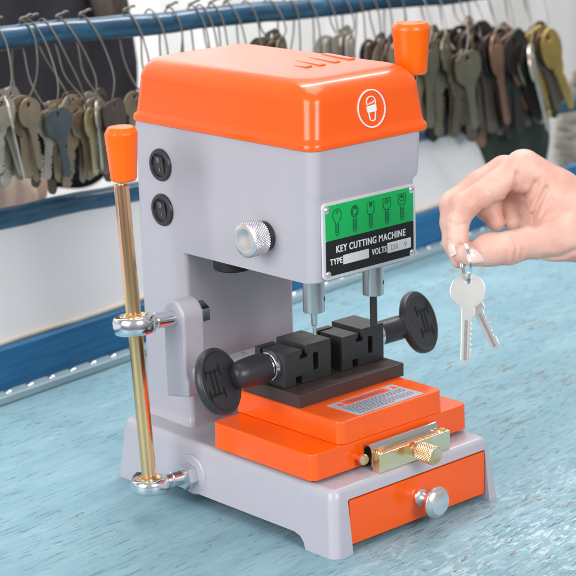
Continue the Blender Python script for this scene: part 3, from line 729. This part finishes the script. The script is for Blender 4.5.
mids = [(127,143,92,'orange cover corner'),(150,158,98,''),(170,172,98,''),(192,196,98,''),(200,212,98,''),(212,226,98,''),(227,240,98,''),(246,254,98,''),(268,276,43,'olive'),(288,290,98,''),(304,304,98,''),(322,330,98,''),(338,345,40,'nickel'),(352,356,98,''),(366,368,98,''),(378,384,48,'brown'),(394,396,98,'')]
for i, (a, b_, c_, x) in enumerate(mids):
    big = c_ < 60
    lb = {0:'key bunch on a thin wire just right of the orange cover corner at the back',8:'olive key heads peeping just above the middle of the orange cover',12:'nickel key heads peeping above the orange cover near its vents',15:'brown key heads peeping above the orange cover left of the right lever knob'}.get(i)
    if lb is None:
        nth_ = [j for j in range(len(mids)) if j not in (0,8,12,15)].index(i)
        lb = 'wire-looped key bunch above the orange cover, %s from the left of those showing only wire' % ('first second third fourth fifth sixth seventh eighth ninth tenth eleventh twelfth thirteenth'.split()[nth_])
    bunch(a, b_, c_, [x] if big else nat, lb, 7 if big else 2, seed=10+i, front='square' if big else 'round', fyaw=.4)
rg = [(412,424,48,['olive','dark','bronze','brown'],'olive key bunch right beside the right orange lever knob','square',12,1.35),
      (428,440,47,['olive','bronze','dark','brown'],'broad olive key bunch second from the right lever knob','wide',14,1.5),
      (446,462,54,['olive','dark','brown','bronze'],'grey-brown key bunch with a large hole, above the gap beside the hand','wide',15,1.5),
      (458,476,42,['dark','brown','bronze','dark'],'dark key bunch under tangled wires left of the copper keys','square',16,1.5),
      (474,490,40,['copper','dark','brown','dark'],'dark bunch with long copper coloured keys above the knuckles','oval',18,1.9),
      (496,508,46,['dark','copper','dark','bronze'],'dark and copper key bunch directly above the hand','square',18,2.0),
      (512,526,48,['nickel','dark','brown','copper','dark'],'dark key bunch with a pale nickel key in front, above the hand','round',18,1.8),
      (530,543,40,['gold','dark','dark','brown'],'dark key bunch with one long golden key at the right','oval',12,1.7)]
for i, (a, b_, c_, cl, lb, fr, n_, s_) in enumerate(rg): bunch(a, b_, c_+(0,-3,4,-8,3,-4,5,-2)[i], cl, lb, n_, s_*(1,.95,.82,.85,.88,.80,.85,.9)[i], fr, (.1,.5,-.1,.8,.3,.1,.6,.1)[i], 40+i, .038, .012+(0,.01,-.004,.016,.004,.012,0,.008)[i], lean=(0,.15,.05,.30,.22,.45,.34,.42)[i])

# ================================================================== HAND WITH KEYS
HD = 1.6; PXS = HD/1988.122
def hw(u, v, w_=0): return CAMC + CR @ Vector(((u-288)*PXS, -(v-288)*PXS, -HD+w_*PXS))   # hand layout units, 0.8 mm each
HO = hw(560,225,0)
def build_hand():
    st_ = 1.3; u0, v0, w0 = 430, 134, -72; nu, nv, nw = int(340/st_), int(270/st_), int(126/st_)
    U_, V_, W_ = np.meshgrid(u0+st_*np.arange(nu), v0+st_*np.arange(nv), w0+st_*np.arange(nw), indexing='ij')
    U_ = U_.astype(np.float32); V_ = V_.astype(np.float32); W_ = W_.astype(np.float32)
    def cap(a, ra, b, rb, fl=1.):
        ax, ay, az = a; bx, by, bz = b; dx, dy, dz = bx-ax, by-ay, (bz-az)
        l2 = dx*dx+dy*dy+dz*dz; t = np.clip(((U_-ax)*dx+(V_-ay)*dy+(W_-az)*dz)/l2, 0, 1)
        return np.sqrt((U_-ax-t*dx)**2+(V_-ay-t*dy)**2+((W_-az-t*dz)*fl)**2)-(ra+(rb-ra)*t)
    def smin(a, b, k): h = np.clip(k-np.abs(a-b), 0, None)/k; return np.minimum(a, b)-h*h*k*.25
    def chain(P, k=4, fl=1.):
        d = None
        for (a, ra), (b, rb) in zip(P, P[1:]):
            c = cap(a, ra, b, rb, fl); d = c if d is None else smin(d, c, k)
        return d
    palm = chain([((524,168,-2),18.5),((556,194,-4),25),((590,222,-6),33),((640,262,-10),37),((775,350,-20),44)],6)
    palm = smin(palm, chain([((508,172,-24),15),((560,204,-28),24),((600,228,-24),32),((660,274,-22),37),((775,350,-30),42)],6), 12)
    palm = smin(palm, cap((522,196,-44),15,(585,226,-38),27), 12)
    thenar = chain([((600,232,6),30),((572,229,10),31),((548,238,14),22)],10)
    palm = smin(palm, thenar, 14)
    web = cap((541,192,0),15,(547,232,8),15); palm = smin(palm, web, 8)
    thumb = chain([((552,239,15),20.5),((524,243.5,18),14.6),((507,248.5,18),15.6),((487,250.5,17),15.2),((472,256,15),10.8)],7)
    thumb = smin(thumb, cap((490,244,14),9,(478,247,13),6), 6)
    index = chain([((522,170,0),17.5),((496,186,1),14.2),((464,206,2),13.4),((457.5,222,3),10.8),((457.5,241,5),10.6),((461,255,7),8.8)],5)
    middle = chain([((506,170,-22),16),((482,184,-20),14.6),((456,204,-18),14.6),((453,222,-14),11.4),((454.5,242,-10),10.8),((460,260,-6),8.6)],5)
    ring = chain([((515,186,-44),15),((488,198,-44),13.5),((490,205,-30),13),((498.5,222,-24),8.8)],6)
    palm = smin(palm, chain([((536,200,-34),14),((536,226,-20),12)],6), 8)
    pinky = chain([((526,196,-46),14),((516,202,-38),13),((518,221,-28),11)],6)
    d = palm
    for x, k in ((thumb,10),(index,7)): d = smin(d, x, k)
    d2 = smin(palm, middle, 7); d = smin(d, d2, 1.6)
    d = smin(d, ring, 1.4); d = smin(d, pinky, 1.4)
    # skin folds
    def groove(P, dep, sg, wmin=-30):
        g = None
        for (ax, ay), (bx, by) in zip(P, P[1:]):
            dx, dy = bx-ax, by-ay; t = np.clip(((U_-ax)*dx+(V_-ay)*dy)/(dx*dx+dy*dy), 0, 1)
            q = (U_-ax-t*dx)**2+(V_-ay-t*dy)**2; g = q if g is None else np.minimum(g, q)
        return dep*np.exp(-g/(2*sg*sg))*(W_ > wmin)
    for P, dep, sg, wm in (([(515,175),(514,186),(508,196)],3.6,1.7,-8),([(534,183),(529,193),(521,199)],4.2,1.8,-8),([(544,189),(537,204),(530,223)],4.2,2.0,-6),
                       ([(538,180),(533,196),(526,208)],2.0,1.5,-6),([(549,200),(541,213),(533,226)],2.0,1.5,0),
                       ([(509,236),(513,248),(511,262)],1.7,1.4,10),([(516,236),(520,247),(517,259)],1.4,1.3,10),([(502,237),(505,248),(503,263)],1.2,1.3,10),
                       ([(540,258),(556,257),(572,250)],2.4,1.9,-20),([(530,225),(548,219),(562,212)],2.0,2.2,0),
                       ([(448,222),(456,226),(466,224)],1.4,1.4,0),([(470,196),(478,205),(482,212)],1.3,1.4,0),([(447,240),(457,243),(468,241)],1.1,1.3,0),([(486,190),(492,197),(494,204)],1.0,1.3,0),([(556,176),(548,190),(546,206)],.8,2.0,8),([(526,160),(520,166),(517,173)],.9,1.6,4)):
        d = d+groove(P, dep, sg, wm)
    d = d-1.6*np.exp(-(((U_-526)/7)**2+((V_-190)/6)**2+((W_-12)/9)**2))
    # ---- surface nets
    s = d < 0; c = np.zeros((nu-1,nv-1,nw-1), np.int8)
    for i in (0,1):
        for j in (0,1):
            for k in (0,1): c += s[i:nu-1+i, j:nv-1+j, k:nw-1+k]
    act = (c > 0) & (c < 8); idx = -np.ones(act.shape, np.int64); A_ = np.argwhere(act); idx[act] = np.arange(len(A_))
    acc = np.zeros((len(A_),3)); cnt = np.zeros(len(A_)); corners = [(i,j,k) for i in (0,1) for j in (0,1) for k in (0,1)]
    val = {q: d[A_[:,0]+q[0], A_[:,1]+q[1], A_[:,2]+q[2]] for q in corners}
    for q in corners:
        for ax in range(3):
            if q[ax] == 0:
                p = list(q); p[ax] = 1; p = tuple(p); a, b = val[q], val[p]; x = (a < 0) != (b < 0)
                t = np.where(x, a/np.where(x, a-b, 1), 0); pos = np.array(q, float)+np.zeros((len(A_),3)); pos[:,ax] += t
                acc[x] += pos[x]; cnt[x] += 1
    Vx = (A_+acc/cnt[:,None])*st_+np.array([u0,v0,w0])
    F = []
    for ax, (b, c_) in enumerate(((1,2),(2,0),(0,1))):
        sl0 = [slice(1,-1)]*3; sl1 = [slice(1,-1)]*3; sl0[ax] = slice(0,-1); sl1[ax] = slice(1,None)
        a0 = s[tuple(sl0)]; a1 = s[tuple(sl1)]; E_ = np.argwhere(a0 != a1)
        E_[:,b] += 1; E_[:,c_] += 1
        sg_ = a0[tuple((E_-np.array([1 if q in (b,c_) else 0 for q in range(3)])).T)]
        def g(db, dc):
            q = E_.copy(); q[:,b] -= db; q[:,c_] -= dc; return idx[q[:,0],q[:,1],q[:,2]]
        Q = np.stack([g(1,1), g(0,1), g(0,0), g(1,0)], 1); Q[~sg_] = Q[~sg_][:, ::-1]; F.append(Q)
    F = np.concatenate(F); F = F[(F >= 0).all(1)]
    # light smoothing
    e = np.concatenate([F[:,[0,1]],F[:,[1,2]],F[:,[2,3]],F[:,[3,0]]]); n = len(Vx)
    for it in range(3):
        S = np.zeros((n,3)); C_ = np.zeros(n)
        for a, b in ((0,1),(1,0)): np.add.at(S, e[:,a], Vx[e[:,b]]); np.add.at(C_, e[:,a], 1)
        Vx = Vx*.5+S/np.maximum(C_,1)[:,None]*.5
    return Vx, F
HV, HF = build_hand()
Rm = np.array(CR); loc = np.stack([(HV[:,0]-288)*PXS, -(HV[:,1]-288)*PXS, -HD+HV[:,2]*PXS], 1)
wv = loc @ Rm.T + np.array(CAMC) - np.array(HO)
hme = bpy.data.meshes.new('hand'); hme.from_pydata(wv.tolist(), [], HF.tolist()); hme.update()
bm = bmesh.new(); bm.from_mesh(hme); bmesh.ops.recalc_face_normals(bm, faces=bm.faces)
for f in bm.faces: f.smooth = True
bm.to_mesh(hme); bm.free()
M['skin'] = mat('skin', (.72,.47,.385), .44, col2=(.66,.36,.29), vscale=34, bump=.75, bscale=520, bdist=.0006, sss=.22, spec=.42, detail=5)
M['nail'] = mat('nail', (.86,.60,.56), .2, sss=.2, spec=.5)
M['nailtip'] = mat('nail_free_edge', (.88,.72,.66), .25)
hme.materials.append(M['skin'])
PE = empty('person', HO); tag(PE, 'bare hand entering from the right, pinching a key ring between thumb and index finger', 'person')
hand = link('hand', hme, PE, wn=False)
def nail(c, axis_u, side, nrm, L, Wd, curv, name='nail', free=.16):
    """curved plate lying on the fingertip; c in hand units"""
    C3 = Vector(c); a = Vector(axis_u).normalized(); nn = Vector(nrm); nn = (nn-a*nn.dot(a)).normalized(); b = a.cross(nn)
    for part in ('plate','edge'):
        mb = MB(); top = []; N1, N2 = 14, 12; rng = (-.5, .5-free) if part == 'plate' else (.5-free, .5)
        rows = []
        for i in range(N1+1):
            t = rng[0]+(rng[1]-rng[0])*i/N1
            e = abs(t*2); wdt = Wd/2*(1-max(0, e-.55)**2*(1.6 if t < 0 else 1.0)) 
            row = []
            for j in range(N2+1):
                q = -1+2*j/N2; y = q*wdt; row.append((t*L - (.06*L*q*q if t > 0 else -.10*L*q*q*e), y, curv-math.sqrt(max(curv*curv-y*y,0)), ))
            rows.append(row)
        def P3(x, y, z, h): 
            p = C3+a*x+b*y+nn*(-z+h-(.015*x*x)); return hw(p.x, p.y, p.z)-HO
        vs = [P3(x,y,z,.55) for r_ in rows for x,y,z in r_]+[P3(x,y,z,-.9) for r_ in rows for x,y,z in r_]
        W1 = N2+1; K = len(rows)*W1; fs = []
        for i in range(N1):
            for j in range(N2):
                k = i*W1+j; fs += [(k,k+1,k+W1+1,k+W1),(K+k,K+k+W1,K+k+W1+1,K+k+1)]
        for i in range(N1): 
            for j in (0,N2): k = i*W1+j; fs.append((k,k+W1,K+k+W1,K+k))
        for j in range(N2):
            for i in (0,N1): k = i*W1+j; fs.append((k,k+1,K+k+1,K+k))
        mb.add(vs, fs); mb.build(name if part == 'plate' else 'nail_edge', M['nail'] if part == 'plate' else M['nailtip'], hand, ang=50, wn=False)
nail((473.5,256.5,28.7), (-1,.12,-.32), 0, (-.26,.10,1), 19, 14.5, 10, free=.12)
nail((449.5,250,11.5), (.22,1,.05), 0, (-.82,.1,.55), 13, 11, 8.5, free=.10)
# ---- key ring held by the hand
M['keysilver'] = mat('silver_key', (.64,.635,.62), .36, metal=.9, rvar=.05, vscale=40, bump=.08, bscale=200, bdist=.0003)
RG = empty('key_ring', hw(467,260,20)); RO = RG.location.copy()
tag(RG, 'split ring with two silver keys dangling from the fingers over the table', 'key ring')
X3 = CR @ Vector((1,0,0)); Y3 = CR @ Vector((0,1,0)); Z3 = CR @ Vector((0,0,1))
rc = hw(464.0,261,24); rx = (Z3*.985+X3*.12).normalized(); ry = (Y3+X3*-.10).normalized()
pts = [rc+rx*(.0150*math.cos(2*math.pi*i/64))+ry*(.0150*math.sin(2*math.pi*i/64))-RO for i in range(64)]
MB().tube(pts, .00085, 10, closed=True).build('ring', M['chrome'], RG, ang=80, wn=False)
nz_ = rx.cross(ry)*.0014
MB().tube([p+nz_+ (Vector((0,0,0))) for p in pts[2:58]], .00075, 10).build('ring', M['chrome'], RG, ang=80, wn=False)
def held_key(P, tilt, yaw, sc, blank):
    h = .0138; hd = [(h*math.sin(R_(a)), -h+h*math.cos(R_(a))) for a in range(-158,159,7)]; yb = hd[0][1]; sh = .0040; L = .0700; r = random.Random(5)
    Pk = hd+[(sh+.0022,yb-.0045),(sh+.0018,yb-.007),(sh,yb-.0072)]; y = yb-.0095
    for i in range(7): d = r.uniform(.0002,.0016); Pk += [(sh-d,y-.0018),(sh-d,y-.0026),(sh,y-.004)]; y -= .0041
    Pk += [(sh-.001,-L+.001),(sh-.002,-L),(-sh+.001,-L),(-sh,-L+.001),(-sh,yb-.0072),(-sh-.0003,yb-.004)]
    me = key_mesh('key', Pk, M['keysilver'], hole=(0,-.0058,.0025), th=.0018)
    o = place_key(me, P-RO, -Y3+X3*tilt, Z3+X3*yaw, RG, sc)
    g = MB(); g.box(-.0020,.0008,-L+.001,yb-.010,.0007,.0010,.0001,1); g2 = g.build('key_groove', M['steel'], o, wn=False)
    g = MB(); g.box(.0018,.0024,-L+.001,yb-.012,.0007,.0010,.0001,1); g2 = g.build('key_groove', M['stamp'], o, wn=False)
    return o
held_key(hw(465.8,281.5,25), -.03, -.04, 1., 0)
held_key(hw(464.0,282.5,17), .47, -.10, .90, 1)
# ================================================================== LIGHT
w = bpy.data.worlds.new('World'); SC.world = w; w.use_nodes = True
nt = w.node_tree; bgn = nt.nodes['Background']; tc = nt.nodes.new('ShaderNodeTexCoord'); sp = nt.nodes.new('ShaderNodeSeparateXYZ')
nt.links.new(tc.outputs['Generated'], sp.inputs[0]); rp = nt.nodes.new('ShaderNodeValToRGB')
mr = nt.nodes.new('ShaderNodeMapRange'); mr.inputs[1].default_value = -1; nt.links.new(sp.outputs['Z'], mr.inputs[0]); nt.links.new(mr.outputs[0], rp.inputs[0])
e = rp.color_ramp.elements; e[0].position = .40; e[0].color = (.10,.10,.11,1); e[1].position = .56; e[1].color = (.93,.92,.92,1)
nt.links.new(rp.outputs[0], bgn.inputs[0]); bgn.inputs[1].default_value = .50
def area(name, loc, tgt, sx, sy, e, c=(1,1,1)):
    l = bpy.data.lights.new(name, 'AREA'); l.shape = 'RECTANGLE'; l.size = sx; l.size_y = sy; l.energy = e; l.color = c
    o = bpy.data.objects.new(name, l); COL.objects.link(o); o.location = loc
    o.rotation_euler = (Vector(tgt)-Vector(loc)).to_track_quat('-Z','Y').to_euler(); return o
area('soft_box', (-.4,-2.5,1.35), (.1,.1,.15), 1.2, 1.2, 50)
area('soft_box', (-2.3,.1,1.05), (.1,.2,.15), 1.7, 1.4, 50)
area('top_light', (.5,.3,2.2), (.1,.15,.1), 1.2, 1.2, 15)
area('wall_fill_lamp', (1.6,1.1,2.3), (1.9,2.8,.3), 2.6, .5, 130)  # added lamp: brightens the far wall and its reflection in the cover top
SC.view_settings.view_transform = 'Standard'; SC.view_settings.look = 'None'; SC.view_settings.exposure = 0; SC.view_settings.gamma = 1
SC.cycles.use_denoising = True
SC.cycles.max_bounces = 8
